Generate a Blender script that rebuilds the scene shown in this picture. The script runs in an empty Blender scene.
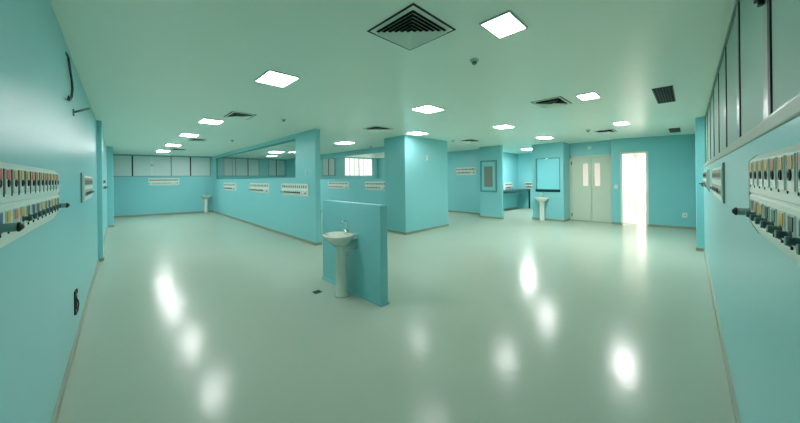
import bpy, bmesh, math
from math import pi, sin, cos, radians
from mathutils import Vector, Matrix

scene = bpy.context.scene
col = scene.collection

# ------------------------------------------------------------------ materials
def s2l(c):
    return tuple(((v / 255) / 12.92 if v / 255 <= 0.04045 else ((v / 255 + 0.055) / 1.055) ** 2.4) for v in c) + (1,)

def paint(name, rgb, rough=0.45, noise=0.0, nscale=3.0, bump=0.0, bscale=60.0, metal=0.0, spec=0.5, emit=0.0):
    """procedural paint: slight value variation and a fine surface texture"""
    m = bpy.data.materials.new(name); m.use_nodes = True
    nt = m.node_tree; b = nt.nodes['Principled BSDF']
    b.inputs['Base Color'].default_value = s2l(rgb)
    b.inputs['Roughness'].default_value = rough
    b.inputs['Metallic'].default_value = metal
    b.inputs['Specular IOR Level'].default_value = spec
    if noise or bump:
        tc = nt.nodes.new('ShaderNodeTexCoord')
    if noise:
        n = nt.nodes.new('ShaderNodeTexNoise'); n.inputs['Scale'].default_value = nscale; n.inputs['Detail'].default_value = 3
        nt.links.new(tc.outputs['Object'], n.inputs['Vector'])
        r = nt.nodes.new('ShaderNodeMapRange'); r.inputs['To Min'].default_value = 1 - noise; r.inputs['To Max'].default_value = 1 + noise
        nt.links.new(n.outputs['Fac'], r.inputs['Value'])
        h = nt.nodes.new('ShaderNodeHueSaturation'); h.inputs['Color'].default_value = s2l(rgb)
        nt.links.new(r.outputs['Result'], h.inputs['Value']); nt.links.new(h.outputs['Color'], b.inputs['Base Color'])
    if bump:
        n2 = nt.nodes.new('ShaderNodeTexNoise'); n2.inputs['Scale'].default_value = bscale; n2.inputs['Detail'].default_value = 2
        nt.links.new(tc.outputs['Object'], n2.inputs['Vector'])
        bp = nt.nodes.new('ShaderNodeBump'); bp.inputs['Strength'].default_value = bump; bp.inputs['Distance'].default_value = 0.02
        nt.links.new(n2.outputs['Fac'], bp.inputs['Height']); nt.links.new(bp.outputs['Normal'], b.inputs['Normal'])
    if emit:
        b.inputs['Emission Color'].default_value = s2l(rgb); b.inputs['Emission Strength'].default_value = emit
    return m

def glass(name, tint):
    m = bpy.data.materials.new(name); m.use_nodes = True
    nt = m.node_tree; nt.nodes.clear()
    o = nt.nodes.new('ShaderNodeOutputMaterial'); mx = nt.nodes.new('ShaderNodeMixShader')
    t = nt.nodes.new('ShaderNodeBsdfTransparent'); t.inputs['Color'].default_value = tint
    g = nt.nodes.new('ShaderNodeBsdfGlossy'); g.inputs['Roughness'].default_value = 0.02
    f = nt.nodes.new('ShaderNodeFresnel'); f.inputs['IOR'].default_value = 1.45
    ge = nt.nodes.new('ShaderNodeNewGeometry'); iv = nt.nodes.new('ShaderNodeMath'); iv.operation = 'SUBTRACT'; iv.inputs[0].default_value = 1
    mu = nt.nodes.new('ShaderNodeMath'); mu.operation = 'MULTIPLY'      # reflect only at the outer faces of the pane
    nt.links.new(ge.outputs['Backfacing'], iv.inputs[1]); nt.links.new(iv.outputs[0], mu.inputs[0]); nt.links.new(f.outputs[0], mu.inputs[1])
    nt.links.new(mu.outputs[0], mx.inputs[0]); nt.links.new(t.outputs[0], mx.inputs[1]); nt.links.new(g.outputs[0], mx.inputs[2])
    nt.links.new(mx.outputs[0], o.inputs['Surface'])
    return m

LIGHT = (250, 247, 248)
M = dict(
    wall=paint('turquoise_wall_paint', (134, 203, 207), 0.34, 0.03, 1.2, 0.05, 25),
    ceil=paint('white_ceiling_paint', (240, 248, 234), 0.32, 0.02, 1.0, 0.04, 20),
    floor=paint('glossy_epoxy_floor', (174, 189, 172), 0.20, 0.03, 0.8, 0.08, 12, spec=0.20),
    base=paint('grey_green_skirting', (140, 152, 132), 0.4, 0.04, 4),
    white=paint('white_enamel', (226, 232, 224), 0.25, 0.02, 8),
    porcelain=paint('white_porcelain', (220, 226, 214), 0.12, 0.01, 8),
    door=paint('cream_door_laminate', (205, 214, 196), 0.35, 0.02, 2),
    frame=paint('grey_aluminium_frame', (124, 148, 138), 0.35, 0.03, 10, metal=0.3),
    dark=paint('dark_rubber', (16, 20, 20), 0.5, 0.1, 20),
    black=paint('black_plastic', (10, 12, 13), 0.4, 0.1, 20),
    vent=paint('white_vent_metal', (196, 210, 196), 0.4, 0.02, 10),
    ventshade=paint('painted_duct_shade', (14, 20, 20), 0.9, 0.1, 10),
    grille=paint('grey_grille', (84, 100, 94), 0.5, 0.1, 20),
    palepane=paint('pale_frosted_pane', (206, 220, 218), 0.35, 0.02, 2),
    pane=paint('frosted_grey_pane', (152, 184, 173), 0.6, 0.03, 2),
    sill=paint('beige_stone_sill', (160, 174, 158), 0.5, 0.06, 12),
    teal=paint('dark_teal_frame', (74, 148, 150), 0.4, 0.03, 8),
    gb=paint('grey_brown_panel', (120, 128, 116), 0.5, 0.08, 30),
    counter=paint('dark_stone_counter', (26, 52, 60), 0.25, 0.2, 40),
    chrome=paint('chrome', (200, 206, 204), 0.15, 0.02, 10, metal=1.0),
    pipe=paint('grey_plastic_pipe', (190, 204, 198), 0.35, 0.02, 10),
    pinkglass=paint('lit_vision_glass', (236, 214, 205), 0.2, 0.02, 5, emit=0.2),
    panelbox=paint('off_white_panel_profile', (226, 233, 224), 0.28, 0.02, 6),
    red=paint('red_marker', (206, 62, 48), 0.4, 0.05, 30), orange=paint('orange_marker', (214, 120, 44), 0.4, 0.05, 30),
    yellow=paint('yellow_marker', (224, 176, 40), 0.4, 0.05, 30), amber=paint('amber_marker', (210, 158, 62), 0.4, 0.05, 30),
    green=paint('green_marker', (50, 120, 84), 0.4, 0.05, 30), blue=paint('blue_marker', (30, 76, 128), 0.4, 0.05, 30),
    dgreen=paint('dark_green_marker', (28, 70, 62), 0.4, 0.05, 30),
    valve=paint('grey_green_valve', (108, 150, 146), 0.35, 0.04, 20), dvalve=paint('dark_valve', (66, 100, 98), 0.35, 0.1, 20),
    light_soft=paint('lamp_diffuser_soft', LIGHT, 0.4, emit=20.0), light_low=paint('lamp_diffuser_low', LIGHT, 0.4, emit=12.0), light_mid=paint('lamp_diffuser_mid', LIGHT, 0.4, emit=28.0), light_strong=paint('lamp_diffuser_strong', LIGHT, 0.4, emit=90.0), light_high=paint('lamp_diffuser_high', LIGHT, 0.4, emit=34.0),
    day=paint('daylit_glass', (255, 252, 244), 0.4, emit=0.9),
    daylow=paint('daylit_frosted_glass', (250, 250, 244), 0.4, emit=0.40),
    corridor=paint('white_corridor_paint', (242, 238, 234), 0.5, 0.01, 2),
    corrlight=paint('corridor_lamp_diffuser', (255, 250, 246), 0.4, emit=12.5),
    glass=glass('clear_glass', (0.93, 0.98, 0.975, 1)),
)

# ------------------------------------------------------------------ mesh helpers
def box(bm, x0, x1, y0, y1, z0, z1, mi=0):
    v = [bm.verts.new(p) for p in ((x0,y0,z0),(x1,y0,z0),(x1,y1,z0),(x0,y1,z0),(x0,y0,z1),(x1,y0,z1),(x1,y1,z1),(x0,y1,z1))]
    for q in ((0,3,2,1),(4,5,6,7),(0,1,5,4),(1,2,6,5),(2,3,7,6),(3,0,4,7)):
        f = bm.faces.new([v[i] for i in q]); f.material_index = mi

def extrude_profile(bm, pts, x0, x1, mi=0):
    """pts: list of (y,z) extruded along x"""
    a = [bm.verts.new((x0, y, z)) for y, z in pts]; b = [bm.verts.new((x1, y, z)) for y, z in pts]
    n = len(pts)
    for i in range(n):
        f = bm.faces.new((a[i], a[(i+1) % n], b[(i+1) % n], b[i])); f.material_index = mi
    for loop in (a[::-1], b):
        f = bm.faces.new(loop); f.material_index = mi

def tube(bm, pts, r, seg=10, mi=0, radii=None):
    pts = [Vector(p) for p in pts]; rings = []
    for i, p in enumerate(pts):
        d = (pts[min(i+1, len(pts)-1)] - pts[max(i-1, 0)]).normalized()
        a = d.orthogonal() if i == 0 else (prev - d * prev.dot(d))
        a.normalize(); prev = a; b = d.cross(a)
        rr = radii[i] if radii else r
        rings.append([bm.verts.new(p + (a*cos(2*pi*k/seg) + b*sin(2*pi*k/seg)) * rr) for k in range(seg)])
    for i in range(len(rings)-1):
        for k in range(seg):
            f = bm.faces.new((rings[i][k], rings[i][(k+1) % seg], rings[i+1][(k+1) % seg], rings[i+1][k])); f.material_index = mi; f.smooth = True
    for f in (bm.faces.new(rings[0][::-1]), bm.faces.new(rings[-1])): f.material_index = mi

def loft(bm, rings, mi=0, cap0=True, cap1=True, smooth=True):
    R = [[bm.verts.new(p) for p in r] for r in rings]; n = len(R[0])
    for i in range(len(R)-1):
        for k in range(n):
            f = bm.faces.new((R[i][k], R[i][(k+1) % n], R[i+1][(k+1) % n], R[i+1][k])); f.material_index = mi; f.smooth = smooth
    if cap0: bm.faces.new(R[0][::-1]).material_index = mi
    if cap1: bm.faces.new(R[-1]).material_index = mi

def ell(cx, cy, z, rx, ry, n=28):
    return [(cx + rx*cos(2*pi*k/n), cy + ry*sin(2*pi*k/n), z) for k in range(n)]

def to_mesh(bm, name, mats):
    bmesh.ops.recalc_face_normals(bm, faces=bm.faces)
    me = bpy.data.meshes.new(name); bm.to_mesh(me); bm.free()
    for m in (mats if isinstance(mats, (list, tuple)) else [mats]): me.materials.append(M[m] if isinstance(m, str) else m)
    return me

def link(name, me, parent=None, loc=(0,0,0), rot=(0,0,0), bevel=0):
    o = bpy.data.objects.new(name, me); col.objects.link(o)
    o.parent = parent; o.location = loc; o.rotation_euler = rot
    if bevel:
        b = o.modifiers.new('bevel', 'BEVEL'); b.width = bevel; b.segments = 2; b.limit_method = 'ANGLE'
    return o

def obj(name, bm, mats, parent=None, loc=(0,0,0), rot=(0,0,0), bevel=0):
    return link(name, to_mesh(bm, name, mats), parent, loc, rot, bevel)

def empty(name, loc, rz=0.0):
    o = bpy.data.objects.new(name, None); col.objects.link(o); o.location = loc; o.rotation_euler = (0, 0, rz); o.empty_display_size = 0.1
    return o

def tag(o, label, cat, group=None):
    o['label'] = label; o['category'] = cat
    if group: o['group'] = group
    return o

def struct(o):
    o['kind'] = 'structure'; return o

def sbox(name, dims, mat, bevel=0):
    bm = bmesh.new(); box(bm, *dims); return struct(obj(name, bm, mat, bevel=bevel))

def copy_tree(src, parent=None):
    c = src.copy(); col.objects.link(c); c.parent = parent
    for ch in list(src.children): copy_tree(ch, c)
    return c

H = 2.65        # ceiling height
T = 0.12        # wall thickness

def wall(name, p0, p1, openings=(), t=T, z1=H, skirt=True, skirt_name=None, mat='wall'):
    """wall whose room face runs p0 -> p1 with the room on its left side; openings (s0,s1,z0,z1)"""
    p0 = Vector((*p0, 0)); p1 = Vector((*p1, 0)); d = p1 - p0; L = d.length
    ang = math.atan2(d.y, d.x)
    xs = sorted({0.0, L, *[o[0] for o in openings], *[o[1] for o in openings]})
    bm = bmesh.new()
    for a, b in zip(xs, xs[1:]):
        ops = sorted([o for o in openings if o[0] <= a + 1e-6 and o[1] >= b - 1e-6], key=lambda o: o[2])
        z = 0.0
        for o in ops:
            if o[2] > z + 1e-6: box(bm, a, b, -t, 0, z, o[2])
            z = o[3]
        if z < z1 - 1e-6: box(bm, a, b, -t, 0, z, z1)
    w = struct(obj(name, bm, mat, loc=p0, rot=(0, 0, ang)))
    if skirt:
        bm = bmesh.new(); cuts = [(o[0], o[1]) for o in openings if o[2] < 0.05]; s = 0.0
        for a, b in sorted(cuts) + [(L, L)]:
            if a > s + 1e-6: extrude_profile(bm, [(0, 0), (0.016, 0), (0.014, 0.05), (0.0, 0.062)], s, a)
            s = b
        struct(obj(skirt_name or name.replace('wall', 'baseboard'), bm, 'base', loc=p0, rot=(0, 0, ang)))
    return w, ang

def col_block(name, x0, x1, y0, y1, z1=H):
    """free pier with its own skirting"""
    o = sbox(name, (x0, x1, y0, y1, 0, z1), 'wall')
    e = 0.014
    bm = bmesh.new(); box(bm, x0 - e, x1 + e, y0 - e, y1 + e, 0, 0.06)
    struct(obj(name.replace('wall', 'baseboard') if 'wall' in name else 'baseboard_' + name, bm, 'base'))
    return o

# ------------------------------------------------------------------ shell
XL, YR = -0.31, -0.20
XP, XQ = 3.15, 6.72          # the two long partitions
sbox('floor', (-0.7, 15.5, -0.8, 17.4, -0.1, 0), 'floor')
sbox('ceiling', (-0.7, 15.5, -0.8, 17.4, H, H + 0.1), 'ceil')

wall('wall_left', (XL, 17.0), (XL, YR))
wall('wall_right', (XL - T, YR), (11.5, YR), openings=[(0.9 - XL + T, 8.1 - XL + T, 1.70, 2.65)])
# pilasters on the left and right walls
col_block('wall_left_pilaster', XL, -0.245, 7.8, 8.25)
col_block('wall_left_far_pilaster', XL, -0.17, 13.4, 13.9)
col_block('wall_right_pilaster', 8.15, 8.6, YR, -0.095)
# far end walls
E0, E1 = Vector((3.15, 16.1, 0)), Vector((-0.33, 16.9, 0))
EL = (E1 - E0).length
_, EA = wall('wall_far_left', (3.15, 16.1), (-0.45, 16.927), openings=[(0.08, EL - 0.05, 1.70, 2.62)])
_, EB = wall('wall_far_middle', (XQ, 16.1), (XP, 16.1), openings=[(0.06, 1.0, 1.70, 2.62), (1.45, 3.1, 1.70, 2.62)])
wall('wall_far_right', (10.47, 12.4), (XQ, 12.4), openings=[(0.49, 2.30, 1.66, 2.60), (2.85, 3.55, 1.66, 2.55)])
# first partition, with its long internal window
Y0P = 5.97
wall('wall_partition', (XP, Y0P), (XP, 16.12), openings=[(7.0 - Y0P, 15.45 - Y0P, 1.545, 2.54)], skirt=False)
bm = bmesh.new(); box(bm, XP - 0.014, XP + T + 0.014, Y0P - 0.014, 16.1, 0, 0.06); struct(obj('baseboard_partition', bm, 'base'))
# second partition behind the big pier: low wall, long opening, ceiling beam
wall('wall_partition_rear', (XQ, 6.05), (XQ, 16.1), openings=[(0.1, 6.30, 1.50, 2.46)], skirt=False)
bm = bmesh.new(); box(bm, XQ - 0.014, XQ + T + 0.014, 6.1, 16.1, 0, 0.06); struct(obj('baseboard_partition_rear', bm, 'base'))
col_block('wall_pier', 5.386, 7.28, 5.32, 6.15)

# right-hand back of the room
XF, XT, XW, XDD = 10.35, 9.70, 10.45, 11.15
wall('wall_back_far', (XF, 5.9), (XF, 12.5), openings=[(2.4, 5.9, 1.66, 2.55)], skirt=False); 
bm = bmesh.new(); box(bm, XF - 0.014, XF + 0.02, 5.6, 12.4, 0, 0.06); struct(obj('baseboard_back_far', bm, 'base'))
bm = bmesh.new(); box(bm, XT, XT + 0.10, 4.72, 5.60, 0, H); box(bm, XT + 0.10, XF + T, 5.48, 5.60, 0, H); box(bm, XF, XF + T, 5.60, 5.90, 0, H)
struct(obj('wall_back_stub', bm, 'wall'))
bm = bmesh.new(); box(bm, XT - 0.014, XT + 0.114, 4.706, 5.60, 0, 0.06); struct(obj('baseboard_back_stub', bm, 'base'))
# recess behind the two stub walls
wall('wall_recess_left', (14.0, 5.97), (XF + T, 5.97))
wall('wall_recess_back', (14.0, 2.6), (14.0, 6.0), skirt=False)
# wall with the internal window, side return, double-door wall
wall('wall_back_window', (XW, 2.94), (XW, 3.95), openings=[(0.10, 0.89, 0.98, 2.15)], skirt=False)
bm = bmesh.new(); box(bm, XW - 0.014, XW + T, 2.926, 3.964, 0, 0.06); struct(obj('baseboard_back_window', bm, 'base'))
sbox('wall_back_return', (XW + T, 14.0, 2.94, 3.06, 0, H), 'wall')
bm = bmesh.new(); box(bm, XW + 0.0, XDD, 2.924, 2.94, 0, 0.06); struct(obj('baseboard_back_return', bm, 'base'))
wall('wall_back_doors', (XDD, 1.6), (XDD, 2.94), openings=[(0.12, 1.30, 0, 2.16)], skirt=False)
# doorway wall (slightly skewed)
D0, D1 = Vector((11.36, -0.32, 0)), Vector((10.93, 1.72, 0))
DL = (D1 - D0).length; DA = math.atan2((D1 - D0).y, (D1 - D0).x)
def dpos(y): return (y - D0.y) / (D1.y - D0.y) * DL
DO0, DO1 = dpos(0.885), dpos(1.47)
wD, _ = wall('wall_back_right', D0.xy, D1.xy, openings=[(DO0, DO1, 0, 2.20)], skirt=False, t=0.14)
bm = bmesh.new()
for a, b in ((0.0, DO0), (DO1, DL)): extrude_profile(bm, [(0, 0), (0.016, 0), (0.014, 0.05), (0, 0.062)], a, b)
struct(obj('baseboard_back_right', bm, 'base', loc=D0, rot=(0, 0, DA)))
# corridor beyond the doorway
sbox('wall_corridor_left', (11.12, 15.2, 1.62, 1.70, 0, H), 'corridor')
sbox('wall_corridor_right', (11.55, 15.2, -0.52, -0.40, 0, H), 'corridor')
bm = bmesh.new()
for d in ((15.0, 15.12, -0.45, 0.55, 0, H), (15.0, 15.12, 1.55, 1.65, 0, H), (15.0, 15.12, 0.55, 1.55, 2.3, H), (15.0, 15.12, 0.55, 1.55, 0, 0.25)): box(bm, *d)
struct(obj('wall_corridor_end', bm, 'corridor'))
sbox('trim_corridor_floor', (11.52, 15.0, -0.40, 1.62, 0.0, 0.004), 'corridor')
w = struct(empty('window_corridor', (15.0, 0.55, 0.25)))
bm = bmesh.new(); box(bm, 0.05, 0.06, 0, 1.0, 0, 2.05); obj('glass_pane', bm, 'day', w)
bm = bmesh.new()
for y in (0.0, 0.48, 0.96): box(bm, 0.0, 0.05, y, y + 0.04, 0, 2.05)
for z in (0.0, 1.0, 2.01): box(bm, 0.0, 0.05, 0, 1.0, z, z + 0.04)
obj('window_frame', bm, 'white', w)

# ------------------------------------------------------------------ windows
def strip_window(name, loc, rz, L, z0, z1, mull, dark=(), latch=(), pane='pane', depth=0.05, sill=True, sill_h=0.05, frame='frame', hbars=(), fr=0.03):
    """ribbon window in local x along the wall, y into the room; set into its opening"""
    w = struct(empty(name, loc, rz))
    bm = bmesh.new(); box(bm, 0, L, -0.045, -0.037, z0, z1); obj('glass_pane', bm, pane, w)
    bm = bmesh.new()
    box(bm, 0, L, -0.08, -0.02, z1 - fr, z1); box(bm, 0, L, -0.08, -0.02, z0, z0 + fr)
    for x in (0, L - fr): box(bm, x, x + fr, -0.08, -0.02, z0, z1)
    obj('window_frame', bm, frame, w)
    for x, wd, mt in mull:
        bm = bmesh.new(); box(bm, x - wd/2, x + wd/2, -0.06, -0.031, z0 + fr, z1 - fr); obj('mullion', bm, mt, w)
    for z in hbars:
        bm = bmesh.new(); box(bm, fr, L - fr, -0.08, -0.03, z - 0.012, z + 0.012); obj('glazing_bar', bm, frame, w)
    for x, z in latch:
        bm = bmesh.new(); box(bm, x - 0.016, x + 0.016, -0.03, -0.012, z - 0.025, z + 0.025); box(bm, x - 0.07, x + 0.01, -0.012, -0.002, z - 0.008, z + 0.012)
        obj('latch', bm, 'dark', w, bevel=0.004)
    if sill:
        bm = bmesh.new(); box(bm, -0.03, L + 0.03, -0.09, 0.007, z0 - sill_h, z0); obj('sill', bm, 'sill', w, bevel=0.006)
    return w

# right wall ribbon window
mull = []
for c in (1.88, 2.86, 3.8, 4.7, 5.6, 6.5, 7.4):
    mull += [(c - 0.9, 0.045, 'dark'), (c - 0.9 + 0.075, 0.10, 'frame')]
strip_window('window_1', (0.9, YR, 0), 0, 7.2, 1.70, 2.65, mull, latch=[(1.06, 2.25)])
# far end wall ribbon window
LW = EL - 0.13
def em(xm): return LW - (xm + 0.28) * LW / 3.33
strip_window('window_2', E0 + (E1 - E0).normalized() * 0.08, EA, LW, 1.70, 2.62,
             [(em(0.36), 0.05, 'dark'), (em(0.97), 0.05, 'white'), (em(1.62), 0.04, 'frame'), (em(2.30), 0.05, 'dark')], latch=[(em(0.97), 2.2)], sill=False, pane='palepane')
strip_window('window_3', (XQ - 1.45, 16.1, 0), pi, 1.65, 1.70, 2.62, [(0.55, 0.05, 'dark'), (1.12, 0.04, 'frame')], latch=[(0.56, 2.2)], sill=False, pane='palepane')
strip_window('window_4', (XQ - 0.06, 16.1, 0), pi, 0.94, 1.70, 2.62, [(0.5, 0.04, 'dark')], sill=False, pane='palepane')
strip_window('window_5', (10.47 - 0.49, 12.4, 0), pi, 1.81, 1.66, 2.60, [(0.30*i, 0.03 if i != 3 else 0.06, 'frame') for i in range(1, 6)], pane='daylow', frame='white', hbars=(1.95, 2.28), sill=False)
strip_window('window_6', (10.47 - 2.85, 12.4, 0), pi, 0.70, 1.66, 2.55, [(0.36, 0.03, 'dark')], sill=False, pane='palepane')
# long internal window of the first partition: clear glass in a thin teal frame
strip_window('window_7', (XP, 7.0, 0), pi/2, 8.45, 1.545, 2.54, [], pane='glass', frame='teal', sill=False, fr=0.04)
strip_window('window_added', (XF, 8.3, 0), pi/2, 3.5, 1.66, 2.55, [(0.5*i, 0.04, 'frame') for i in range(1, 7)], pane='day', frame='white', sill=False)  # added glowing window, unseen behind the pier, to light the rear bay
# hatch window in the back wall
w = strip_window('window_8', (XW, 3.04, 0), pi/2, 0.79, 0.98, 2.15, [], pane='glass', frame='teal', sill=False)
bm = bmesh.new(); box(bm, -0.0, 0.79, -0.11, 0.02, 0.98, 1.07); obj('sill', bm, 'counter', w)

# ------------------------------------------------------------------ doors
d = struct(empty('door_1', (XDD, 1.72, 0), pi/2))       # local x along +Y, y towards the room (-X)
bm = bmesh.new()
box(bm, -0.05, 0.02, -0.06, 0.02, 0, 2.2); box(bm, 1.16, 1.23, -0.06, 0.02, 0, 2.2); box(bm, -0.05, 1.23, -0.06, 0.02, 2.13, 2.2)
obj('door_frame', bm, 'door', d, bevel=0.005)
for (a, b, va, vb) in ((0.022, 0.572, 0.33, 0.49), (0.578, 1.158, 0.665, 0.825)):
    bm = bmesh.new()
    for q in ((a, va, 0.01, 2.128), (vb, b, 0.01, 2.128), (va, vb, 0.01, 1.18), (va, vb, 1.93, 2.128)): box(bm, q[0], q[1], -0.04, 0.0, q[2], q[3])
    leaf = obj('door_leaf', bm, 'door', d)
    bm = bmesh.new(); box(bm, va, vb, -0.028, -0.016, 1.18, 1.93); obj('vision_panel', bm, 'pinkglass', leaf)
    bm = bmesh.new()
    for q in ((va - .015, va, 1.165, 1.945), (vb, vb + .015, 1.165, 1.945), (va, vb, 1.165, 1.18), (va, vb, 1.93, 1.945)): box(bm, q[0], q[1], 0.0, 0.008, q[2], q[3])
    obj('bead', bm, 'door', leaf)
    hx = 1.158 if a > 0.5 else 0.022
    for z in (0.18, 1.95):
        bm = bmesh.new(); tube(bm, [(hx, 0.016, z - 0.06), (hx, 0.016, z + 0.06)], 0.013, 8); obj('hinge', bm, 'dark' if a > 0.5 else 'frame', leaf)
# casing of the open doorway
d = struct(empty('door_2', D0, DA))
bm = bmesh.new()
for q in ((DO0 - 0.03, DO0 + 0.02, 0, 2.23), (DO1 - 0.02, DO1 + 0.03, 0, 2.23), (DO0 - 0.03, DO1 + 0.03, 2.18, 2.23)): box(bm, q[0], q[1], -0.15, 0.012, q[2], q[3])
obj('door_frame', bm, 'white', d)

# ------------------------------------------------------------------ low wall with the basin
sbox('wall_low_divider', (2.16, 2.27, 2.55, 3.90, 0, 1.185), 'wall', bevel=0.006)
bm = bmesh.new(); box(bm, 2.15, 2.28, 2.54, 3.91, 0, 0.03); struct(obj('baseboard_low_divider', bm, 'wall'))

# ------------------------------------------------------------------ pedestal basins
def basin(loc, rz, label, group='pedestal washbasins'):
    """local y out of the wall, x along it, wall plane at y = 0"""
    r = empty('pedestal_sink', loc, rz); tag(r, label, 'sink', group)
    bm = bmesh.new()
    prof = [(0.00, .092, .085), (.015, .092, .085), (.04, .082, .076), (.3, .074, .070), (.55, .076, .072), (.66, .088, .082), (.70, .11, .10)]
    loft(bm, [ell(0, .14, z, rx, ry) for z, rx, ry in prof]); obj('pedestal', bm, 'porcelain', r)
    bm = bmesh.new()
    outer = [(.645, .09, .09, .14), (.68, .14, .12, .155), (.73, .195, .165, .172), (.765, .222, .178, .18), (.785, .23, .18, .182), (.795, .224, .175, .182)]
    inner = [(.793, .195, .13, .195), (.77, .18, .118, .195), (.73, .14, .09, .195), (.705, .07, .05, .195), (.70, .02, .02, .195)]
    loft(bm, [ell(0, cy, z, rx, ry) for z, rx, ry, cy in outer + inner])
    box(bm, -.17, .17, 0.0, .075, .735, .792)
    b = obj('basin', bm, 'porcelain', r)
    bm = bmesh.new(); loft(bm, [ell(0, .195, .7005, .022, .022, 16), ell(0, .195, .704, .018, .018, 16)]); obj('drain_plug', bm, 'chrome', b)
    f = obj('faucet', (lambda q: (tube(q, [(0, .045, .79), (0, .045, .82)], .022, 12), tube(q, [(0, .045, .81), (0, .045, .90), (0, .055, .935), (0, .08, .955), (0, .11, .955), (0, .135, .935), (0, .142, .90)], .010, 10), q)[-1])(bmesh.new()), 'chrome', r)
    bm = bmesh.new(); tube(bm, [(.025, .045, .815), (.06, .05, .83)], .009, 8); obj('faucet_handle', bm, 'chrome', f)
    bm = bmesh.new(); tube(bm, [(-.05, .10, .66), (-.06, .10, .62), (-.09, .09, .60), (-.12, .05, .60), (-.12, .0, .61)], .016, 10); tube(bm, [(-.06, .10, .60), (-.06, .10, .55)], .026, 10)
    obj('trap_pipe', bm, 'pipe', r)
    return r
basin((2.16, 3.17, 0), pi/2, 'white pedestal washbasin against the low turquoise divider, nearest the camera')
basin((XW, 3.58, 0), pi/2, 'white pedestal washbasin below the internal window left of the cream double doors')
e = E0 + (E1 - E0).normalized() * 0.26
basin((e.x, e.y - 0.01, 0), EA, 'tiny white pedestal washbasin in the far corner under the end wall windows')

# ------------------------------------------------------------------ bedhead service panels
PITCH, N = 0.1, 13
UP = ['red', 'red', 'amber', 'yellow', 'amber', 'orange', 'amber', 'amber', 'orange', 'amber', 'yellow', 'amber', 'amber']
LO = ['blue', 'yellow', 'orange', 'yellow', 'green', 'blue', 'dgreen', 'yellow', 'green', 'dgreen', 'yellow', 'orange', 'green']
CACHE = {}
def cached(key, fn):
    if key not in CACHE: CACHE[key] = fn()
    return CACHE[key]
def m_housing():
    bm = bmesh.new()
    extrude_profile(bm, [(0, -.165), (.008, -.16), (.03, -.112), (.03, -.012), (.026, -.008), (.026, -.002), (.03, .002), (.03, .122), (.010, .145), (0, .145)], 0, PITCH*N + .06)
    return to_mesh(bm, 'housing', 'panelbox')
def m_endcap():
    bm = bmesh.new()
    extrude_profile(bm, [(0, -.168), (.010, -.163), (.032, -.114), (.032, .124), (.012, .148), (0, .148)], -.006, 0)
    return to_mesh(bm, 'end_cap', 'panelbox')
FY = .030      # front face of the profile
def disc(bm, z, y0, y1, r, n=12, mi=0):
    loft(bm, [[(r*cos(a), y, z + 1.05*r*sin(a)) for a in [2*pi*k/n for k in range(n)]] for y in (y0, y1)], mi, smooth=False)
def m_upper(colr, full):
    bm = bmesh.new()
    box(bm, -.032, .032, FY, FY + .003, .030, .118)                     # plate
    box(bm, .040, .046, FY, FY + .002, .022, .118, 1)                   # gap beside the plate
    if not full:
        box(bm, -.016, .016, FY + .003, FY + .004, .094, .114, 2)
        disc(bm, .068, FY + .003, FY + .006, .023, mi=1)
    return to_mesh(bm, 'power_socket', ['white', 'black', colr])
def m_label(colr, z0, z1):
    bm = bmesh.new(); box(bm, -.022, .022, FY + .003, FY + .0045, z0, z1); return to_mesh(bm, 'colour_marker', colr)
def m_jack():
    bm = bmesh.new(); loft(bm, [[(r*cos(a), y, .068 + r*1.05*sin(a)) for a in [2*pi*k/16 for k in range(16)]] for y, r in ((FY + .003, .0135), (FY + .006, .0125), (FY + .006, .009), (FY + .004, .008))], 0, smooth=False)
    return to_mesh(bm, 'jack', 'black')
def m_lower(colr, full, valve):
    bm = bmesh.new()
    box(bm, -.030, .030, FY, FY + .003, -.098, -.026)
    box(bm, -.003, .002, FY, FY + .004, -.108, -.088, 1)
    if not full:
        box(bm, -.014, .014, FY + .003, FY + .004, -.050, -.032, 2)
        if valve: tube(bm, [(0, FY, -.072), (0, FY + .03, -.072)], .018, 8, 1)
    return to_mesh(bm, 'gas_outlet', ['white', 'black', colr])
def m_valve():
    bm = bmesh.new()
    tube(bm, [(0, FY + y, -.074) for y in (.001, .006, .007, .018, .019, .026)], .01, 12, 0, [.013, .013, .009, .009, .011, .010])
    tube(bm, [(0, FY + .018, -.074), (0, FY + .019, -.086)], .0025, 6)
    return to_mesh(bm, 'valve', 'dvalve')
def m_rod():
    bm = bmesh.new()
    tube(bm, [(0, FY + y, -.077) for y in (0, .006, .008, .038)], .012, 14, 0, [.017, .017, .0145, .0145])
    tube(bm, [(0, FY + y, -.077) for y in (.037, .041, .050)], .012, 14, 1, [.016, .016, .006])
    return to_mesh(bm, 'outlet_arm', ['valve', 'black'])

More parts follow.
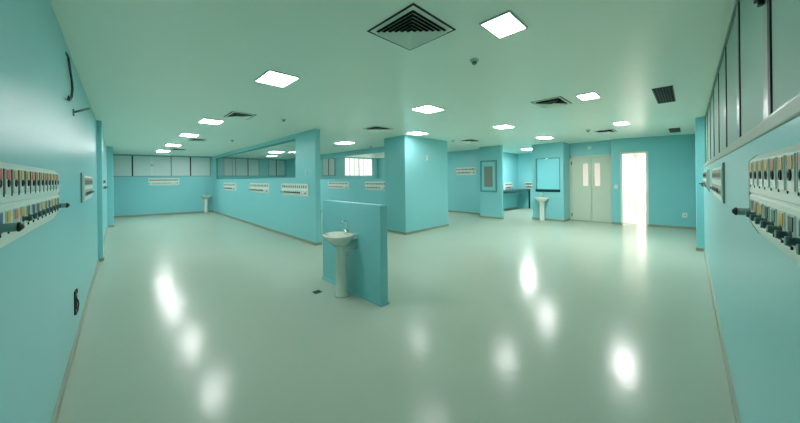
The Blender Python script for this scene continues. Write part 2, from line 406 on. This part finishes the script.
def panel(loc, rz, label, full=False, rev=False, L=1.30, group='bedhead service panels', novalve=(0, 1, 2, 12), flush=1.0):
    r = empty('service_panel', loc, rz); tag(r, label, 'wall panel', group); r.scale = (1, flush, 1)
    k = L / 1.30
    link('housing', cached('h', m_housing), r, loc=(-.03*k, 0, 0)).scale = (k, 1, 1)
    link('end_cap', cached('e', m_endcap), r, loc=(-.03*k, 0, 0))
    link('end_cap', cached('e', m_endcap), r, loc=((PITCH*N + .03)*k + .006, 0, 0))
    for i in range(N):
        j = N - 1 - i if rev else i
        x = (PITCH*(i + .5)) * k
        s = link('power_socket', cached(('u', UP[j] if not full else 0, full), lambda: m_upper(UP[j], full)), r, loc=(x, 0, 0))
        if full:
            link('colour_marker', cached(('m', UP[j]), lambda: m_label(UP[j], .082, .114)), s)
            link('jack', cached('j', m_jack), s)
        v = j not in novalve
        g = link('gas_outlet', cached(('l', LO[j] if not full else 0, full, v), lambda: m_lower(LO[j], full, v)), r, loc=(x, 0, 0))
        if full:
            link('colour_marker', cached(('n', LO[j]), lambda: m_label(LO[j], -.064, -.030)), g)
            if v: link('valve', cached('v', m_valve), g)
    for j in (0, N - 1):
        i = N - 1 - j if rev else j
        x = (PITCH*(i + .5)) * k + (0.04 if i == N - 1 and not rev else 0)
        link('outlet_arm', cached('r', m_rod), r, loc=(x, 0, 0))
    return r

ZP = 1.43
# left wall: local x runs towards -Y
panel((XL, 2.82, ZP), -pi/2, 'long white service panel with red topped sockets at the left edge of the photo', True, rev=True)
panel((XL, 6.34, ZP), -pi/2, 'white service panel on the left wall just before the first turquoise pilaster', flush=0.4)
panel((XL, 10.8, ZP), -pi/2, 'white service panel on the left wall beyond the first turquoise pilaster')
# right wall: local x runs towards +X
panel((0.47, YR, ZP), 0, 'long white service panel with yellow topped sockets at the right edge of the photo', True)
panel((3.62, YR, ZP), 0, 'white service panel on the right wall below the windows, second from the camera', flush=0.4)
panel((5.9, YR, ZP), 0, 'white service panel on the right wall just before the far right pilaster')
# partition, room face -X: local x runs towards +Y
ZQ = 1.25
for y, L, lab in ((6.32, 1.45, 'white service panel on the long partition, the largest one nearest its free end'),
                  (8.80, 1.65, 'white service panel in the middle of the long partition under the glass'),
                  (12.25, 1.60, 'white service panel on the long partition, the farthest one near the corner basin')):
    panel((XP, y, ZQ), -pi/2 + pi, lab, L=L)
# end wall
e = E0 + (E1 - E0).normalized() * 1.30
panel((e.x, e.y, 1.47), EA, 'white service panel alone on the far end wall under the row of windows', L=1.0)
# rear partition
panel((XQ, 9.95, 1.24), pi/2, 'left one of two small white service panels seen above the low divider wall', L=1.5)
panel((XQ, 7.6, 1.24), pi/2, 'white service panel half hidden by the big turquoise pier above the low divider wall', L=1.15)
# right-hand far wall and recess
panel((XF, 6.18, 1.78), pi/2, 'white service panel high on the wall between the big pier and the framed panel', L=0.9)
panel((13.25, 5.97, 1.095), pi, 'white service panel above the left half of the dark counter in the recess', L=0.75)
panel((14.0, 5.05, 1.095), pi/2, 'white service panel above the right end of the dark counter in the recess', L=0.55)

# dark vertical rails beside the second panels
for (loc, rz, lab) in (((XL, 4.70, 0), -pi/2, 'thin grey vertical rail on the left wall beside the second service panel'),
                       ((3.45, YR, 0), 0, 'thin grey vertical rail on the right wall beside the second service panel')):
    bm = bmesh.new(); box(bm, -.012, .012, 0, .006, 1.27, 1.60); box(bm, -.006, .006, .006, .012, 1.27, 1.60)
    tag(obj('equipment_rail', bm, 'frame', loc=loc, rot=(0, 0, rz), bevel=0.002), lab, 'rail', 'equipment rails')

# ------------------------------------------------------------------ recess counter
c = tag(empty('counter', (10.97, 5.36, 0)), 'dark topped turquoise counter along the recess wall left of the internal window', 'counter')
bm = bmesh.new(); box(bm, 0, 3.0, 0, 0.60, 0.87, 0.93); obj('countertop', bm, 'counter', c)
bm = bmesh.new(); box(bm, 0, 3.0, 0.01, 0.03, 0.83, 0.87); obj('apron', bm, 'counter', c)
for x in (0.02, 2.92):
    bm = bmesh.new(); box(bm, x, x + 0.06, 0.01, 0.07, 0, 0.83); obj('support', bm, 'counter', c)
# framed panel on the stub wall
c = tag(empty('framed_panel', (XT, 4.90, 0.97), pi/2), 'dark teal framed panel with grey centre on the narrow wall left of the recess', 'panel')
bm = bmesh.new()
for q in ((0, .66, 0, .05), (0, .66, 1.11, 1.16), (0, .05, .05, 1.11), (.61, .66, .05, 1.11)): box(bm, q[0], q[1], 0, .035, q[2], q[3])
obj('frame', bm, 'teal', c, bevel=0.004)
bm = bmesh.new(); box(bm, .05, .61, 0.0, .012, .05, 1.11); obj('backing', bm, 'wall', c)
bm = bmesh.new(); box(bm, .17, .50, .012, .026, .18, .94); obj('centre_board', bm, 'gb', c)

# ------------------------------------------------------------------ ceiling lights
def ceiling_light(x0, x1, y0, y1, label, lamp='light_high'):
    r = tag(empty('ceiling_light', ((x0+x1)/2, (y0+y1)/2, H)), label, 'ceiling light', 'square ceiling lights')
    a, b = (x1-x0)/2, (y1-y0)/2; e = 0.012
    bm = bmesh.new()
    for q in ((-a-e, a+e, -b-e, -b), (-a-e, a+e, b, b+e), (-a-e, -a, -b, b), (a, a+e, -b, b)): box(bm, *q, -0.014, 0)
    obj('trim_frame', bm, 'vent', r)
    bm = bmesh.new(); box(bm, -a, a, -b, b, -0.010, -0.001); obj('diffuser', bm, lamp, r)
ceiling_light(1.92, 2.21, 0.87, 1.08, 'bright square ceiling light nearest the camera, right of the large louvred vent', 'light_low')
ceiling_light(1.12, 1.43, 3.08, 3.50, 'large ceiling light left of the big louvred vent, nearest one of the left row', 'light_soft')
ceiling_light(3.43, 3.85, 2.87, 3.22, 'ceiling light in the centre of the photo, above the nearer corner of the big pier', 'light_low')
ceiling_light(4.59, 4.93, 0.90, 1.11, 'ceiling light right beside the louvred vent on the right half of the ceiling', 'light_low')
ceiling_light(5.98, 6.38, 2.80, 3.11, 'ceiling light right of the pier, second along the row towards the internal window', 'light_mid')
ceiling_light(1.10, 1.42, 6.32, 6.74, 'second ceiling light of the left row, beside a dark vent', 'light_mid')
ceiling_light(5.15, 5.60, 4.68, 5.05, 'ceiling light just in front of the top of the big turquoise pier', 'light_low')
ceiling_light(8.55, 9.05, 2.80, 3.12, 'ceiling light in front of the internal window near the double doors', 'light_high')
ceiling_light(7.55, 7.95, 0.92, 1.14, 'ceiling light in front of the open bright doorway', 'light_strong')
ceiling_light(1.08, 1.40, 8.6, 9.1, 'third ceiling light of the left row of five, counted from the camera', 'light_mid')
ceiling_light(1.05, 1.37, 11.35, 11.9, 'fourth ceiling light of the left row of five, counted from the camera', 'light_mid')
ceiling_light(1.00, 1.34, 13.8, 14.5, 'farthest ceiling light of the left row, nearest the end wall', 'light_mid')
ceiling_light(4.85, 5.28, 7.4, 7.95, 'ceiling light between the long partition and the big pier', 'light_low')
ceiling_light(11.7, 12.15, 4.5, 4.85, 'small ceiling light inside the recess above the dark counter', 'light_strong')
ceiling_light(4.38, 4.80, 11.7, 12.3, 'ceiling light seen through the glass of the long partition', 'light_high')
ceiling_light(8.1, 8.5, 7.3, 7.7, 'added unseen ceiling light behind the big turquoise pier, brightening the far wall', 'light_high')  # added lamp, unseen behind the pier, to brighten the far wall
r = tag(empty('ceiling_light', (13.0, 0.7, H)), 'ceiling light in the white corridor beyond the open doorway', 'ceiling light')
bm = bmesh.new(); box(bm, -0.5, 0.5, -0.2, 0.2, -0.02, -0.001); obj('diffuser', bm, 'corrlight', r)

# ------------------------------------------------------------------ ceiling vents
def diffuser(x0, x1, y0, y1, label, n=6):
    cx, cy = (x0+x1)/2, (y0+y1)/2; a, b = (x1-x0)/2, (y1-y0)/2
    r = tag(empty('ceiling_vent', (cx, cy, H)), label, 'air vent', 'square louvred ceiling vents')
    bm = bmesh.new(); box(bm, -a*.86, a*.86, -b*.86, b*.86, -0.004, -0.0005); obj('duct_shade_sheet', bm, 'ventshade', r)  # near-black sheet, painted as the shade inside the duct
    fr = bmesh.new(); e = 0.13
    def ring(bm, o, i, zo, zi, th, dark=False):
        P = lambda k, z: [(-a*k, -b*k, z), (a*k, -b*k, z), (a*k, b*k, z), (-a*k, b*k, z)]
        loft(bm, [P(o, zo), P(i, zi), P(i, zi + th), P(o, zo + th), ], 0, False, False, False)
        if dark: bm.faces.ensure_lookup_table(); [setattr(q, 'material_index', 1) for q in list(bm.faces)[-4:]]
        R = [P(o, zo + th), P(o, zo)]; loft(bm, R, 0, False, False, False)
    ring(fr, 1.0, .86, -.004, -.006, .002); obj('flange', fr, 'ceil', r)
    sh = bmesh.new();
    box(sh, -a-.018, a+.018, -b-.018, b+.018, -.003, -.0005); obj('dark_outline', sh, 'dark', r)  # dark sheet showing as a thin outline around the flange
    for k in range(n):
        o = .86 - k*.86/n
        bl = bmesh.new(); w = .86/n
        # blade leans inwards: inner lip low, outer lip high
        ring(bl, o, max(o - w*.95, .02), -.005 - a*w*.72, -.005, .0012, True); obj('louvre', bl, ['ceil', 'ventshade'], r)  # upper blade faces coloured near-black, painting in the shade between blades
    return r
diffuser(1.39, 1.84, 1.28, 1.74, 'large square louvred ceiling vent nearest the camera, left of the brightest light')
diffuser(4.50, 5.02, 1.30, 1.69, 'louvred ceiling vent left of a light on the right half of the ceiling')
diffuser(1.35, 1.70, 5.37, 5.90, 'louvred ceiling vent right of the second light of the left row')
diffuser(3.98, 4.46, 4.80, 5.24, 'louvred ceiling vent in front of the pier, left of its light')
diffuser(7.45, 7.98, 4.58, 4.95, 'thin dark ceiling vent right of the big pier')
diffuser(8.57, 9.10, 1.32, 1.68, 'dark ceiling vent in front of the double doors beside a small sensor')
diffuser(1.40, 1.72, 9.55, 10.1, 'small dark ceiling vent beside the third light of the left row')
diffuser(1.38, 1.70, 12.9, 13.5, 'farthest dark ceiling vent beside the last lights of the left row')

def grille(x0, x1, y0, y1, label):
    r = tag(empty('ceiling_grille', ((x0+x1)/2, (y0+y1)/2, H)), label, 'air vent', 'dark mesh ceiling grilles')
    a, b = (x1-x0)/2, (y1-y0)/2
    bm = bmesh.new(); box(bm, -a, a, -b, b, -.003, -.0005); obj('duct_shade_sheet', bm, 'ventshade', r)  # flat dark sheet with the duct's shade put into its colour
    bm = bmesh.new(); e = .012
    for q in ((-a-e, a+e, -b-e, -b), (-a-e, a+e, b, b+e), (-a-e, -a, -b, b), (a, a+e, -b, b)): box(bm, *q, -.014, 0)
    obj('frame', bm, 'grille', r)
    bm = bmesh.new()
    for i in range(1, 12): x = -a + 2*a*i/12; box(bm, x-.006, x+.006, -b, b, -.012, -.003)
    for i in range(1, 6): y = -b + 2*b*i/6; box(bm, -a, a, y-.003, y+.003, -.012, -.003)
    obj('lattice', bm, 'grille', r)
grille(5.03, 6.05, 0.15, 0.33, 'dark mesh ceiling grille near the right hand windows, the larger of two')
grille(9.58, 10.38, 0.16, 0.34, 'small dark mesh ceiling grille near the far right pilaster')

# ------------------------------------------------------------------ small ceiling devices
def detector(x, y, label, s=1.0):
    r = tag(empty('smoke_detector', (x, y, H)), label, 'smoke detector', 'ceiling smoke detectors')
    bm = bmesh.new(); loft(bm, [ell(0, 0, 0, .055*s, .055*s, 20), ell(0, 0, -.018*s, .055*s, .055*s, 20), ell(0, 0, -.026*s, .045*s, .045*s, 20)]); obj('base', bm, 'vent', r)
    bm = bmesh.new(); loft(bm, [ell(0, 0, -.026*s, .030*s, .030*s, 20), ell(0, 0, -.05*s, .030*s, .030*s, 20), ell(0, 0, -.058*s, .02*s, .02*s, 20)]); obj('sensor_head', bm, 'frame', r)
for x, y, s, lab in ((2.47, 1.47, .75, 'small round smoke detector on the ceiling below the nearest bright light'),
                     (2.21, 5.40, .8, 'small round smoke detector above the long partition window'),
                     (2.28, 9.18, .8, 'tiny smoke detector on the ceiling above the middle of the long partition'),
                     (7.19, 5.04, 1.0, 'tiny smoke detector just right of the top of the big pier'),
                     (6.3, 7.9, 1.0, 'tiny smoke detector left of the top of the big pier'),
                     (8.2, 1.75, 1.0, 'tiny smoke detector above the dark vent in front of the double doors')):
    detector(x, y, lab, s)

# ------------------------------------------------------------------ wall fittings
def plate(name, loc, rz, w, h, label, cat, detail='switch', group=None):
    r = tag(empty(name, loc, rz), label, cat, group)
    bm = bmesh.new(); box(bm, -w/2, w/2, 0, .010, -h/2, h/2); obj('cover_plate', bm, 'white', r, bevel=0.003)
    bm = bmesh.new()
    if detail == 'switch': box(bm, -w*.2, w*.2, .010, .016, -h*.25, h*.25); obj('rocker', bm, 'porcelain', r)
    else:
        for dx in (-.18, .18): box(bm, w*dx-.008, w*dx+.008, .010, .012, -.01, .01)
        obj('sockets', bm, 'dark', r)
dn = DA  # doorway wall direction
def onD(y, z): p = D0 + (D1 - D0).normalized() * dpos(y); return (p.x, p.y, z)
plate('light_switch', onD(1.61, 1.17), DA, .09, .13, 'white light switch on the turquoise wall between the double doors and the doorway', 'light switch')
plate('wall_outlet', onD(0.10, 0.38), DA, .10, .13, 'small white wall outlet low on the wall right of the open doorway', 'outlet', 'outlet')
plate('light_switch', (6.28, 5.32, 2.08), pi, .10, .14, 'small white switch plate high on the right face of the big pier', 'light switch')
plate('light_switch', (XP, 6.42, 1.66), pi/2, .09, .12, 'small white switch plate on the long partition between the glass and its free end', 'light switch')
# alarm beacon over the double doors
r = tag(empty('alarm_beacon', (XDD, 2.33, 2.46), pi/2), 'small white warning fitting on the wall above the cream double doors', 'alarm')
bm = bmesh.new(); box(bm, -.05, .05, -.004, .03, -.05, .05); obj('base', bm, 'white', r, bevel=.005)
bm = bmesh.new(); loft(bm, [[(.03*cos(a), y, .03*sin(a)) for a in [2*pi*k/14 for k in range(14)]] for y in (.03, .06)]); obj('lens', bm, 'pipe', r)

# black cable hanging from the ceiling joint down the left wall
bm = bmesh.new()
for k, (dy, dx) in enumerate(((0, 0), (.03, .004), (-.03, .003))):
    x = XL + .010 + dx
    pts = [(XL - .005, 3.58, 2.57), (x, 3.61 + dy, 2.54), (x, 3.72 + dy*1.5, 2.46), (x, 3.84 + dy, 2.40), (x, 3.88 + dy, 2.33), (x, 3.80 + dy, 2.25), (x, 3.66 + dy, 2.19), (x + .004, 3.53 + dy, 2.165), (x + .012, 3.47 + dy, 2.18)]
    tube(bm, pts, .0055 if k == 0 else .003, 8)
tag(obj('cable', bm, 'black'), 'black bundle of loose cable hanging from high on the left wall near the ceiling', 'cable')
bm = bmesh.new(); tube(bm, [(XL, 4.05, 2.15), (XL + .105, 4.05, 2.205)], .010, 8); box(bm, XL, XL + .010, 4.02, 4.08, 2.12, 2.18)
tag(obj('wall_bracket', bm, 'frame'), 'thin grey bracket sticking out of the left wall below the hanging cable', 'bracket')
# uncovered outlet box with wires low on the left wall
r = tag(empty('outlet_box', (XL, 4.02, 0.39), -pi/2), 'open black outlet box with loose wires low on the left wall', 'outlet')
bm = bmesh.new(); box(bm, -.05, .05, 0, .010, -.11, .10); box(bm, -.03, .02, .010, .016, -.07, .05); obj('box', bm, 'black', r)
bm = bmesh.new(); tube(bm, [(0, .004, .04), (.015, .022, .01), (-.01, .024, -.03), (.01, .020, -.085), (.02, .006, -.12)], .005, 8); tube(bm, [(-.02, .004, .05), (-.03, .016, .08), (-.01, .014, .115)], .004, 8); obj('wires', bm, 'dark', r)

# floor drain in front of the near basin
r = tag(empty('floor_drain', (1.85, 3.50, 0)), 'small dark square floor drain left of the nearest washbasin', 'drain')
bm = bmesh.new()
for q in ((-.05, .05, -.05, -.042), (-.05, .05, .042, .05), (-.05, -.042, -.042, .042), (.042, .05, -.042, .042)): box(bm, *q, 0, .004)
obj('frame', bm, 'grille', r)
bm = bmesh.new(); box(bm, -.042, .042, -.042, .042, 0, .0015)
for i in range(-2, 3): box(bm, i*.016-.004, i*.016+.004, -.042, .042, .0015, .0035)
obj('grate', bm, 'black', r)

# ------------------------------------------------------------------ world, camera, colour
wd = bpy.data.worlds.new('world'); scene.world = wd; wd.use_nodes = True
wd.node_tree.nodes['Background'].inputs['Color'].default_value = (0.6, 0.72, 0.7, 1); wd.node_tree.nodes['Background'].inputs['Strength'].default_value = 0.3

cam = bpy.data.cameras.new('camera'); co = bpy.data.objects.new('camera', cam); col.objects.link(co)
f, cx, hy, rho, phi = 284.5, 402.0, 178.4, -0.0109, 0.7904
F = Vector((cos(phi), sin(phi), 0)); R = Vector((sin(phi), -cos(phi), 0)); U = Vector((0, 0, 1))
R2 = R*cos(rho) + U*sin(rho); U2 = -R*sin(rho) + U*cos(rho)
mt = Matrix((R2, U2, -F)).transposed().to_4x4(); mt.translation = (0, 0, 1.5)
co.matrix_world = mt
cam.sensor_width = 36; cam.lens = 36*f/800; cam.shift_x = (400 - cx)/800; cam.shift_y = (hy - 211.5)/800
cam.clip_start = 0.01; cam.clip_end = 100
scene.camera = co

scene.view_settings.view_transform = 'Standard'; scene.view_settings.look = 'None'
scene.view_settings.gamma = 1; scene.view_settings.exposure = 1.2; scene.view_settings.use_curve_mapping = False
try:
    scene.cycles.use_denoising = True
    scene.cycles.max_bounces = 10; scene.cycles.diffuse_bounces = 6; scene.cycles.glossy_bounces = 4
    scene.cycles.sample_clamp_indirect = 4; scene.cycles.blur_glossy = 0.3
except Exception:
    pass
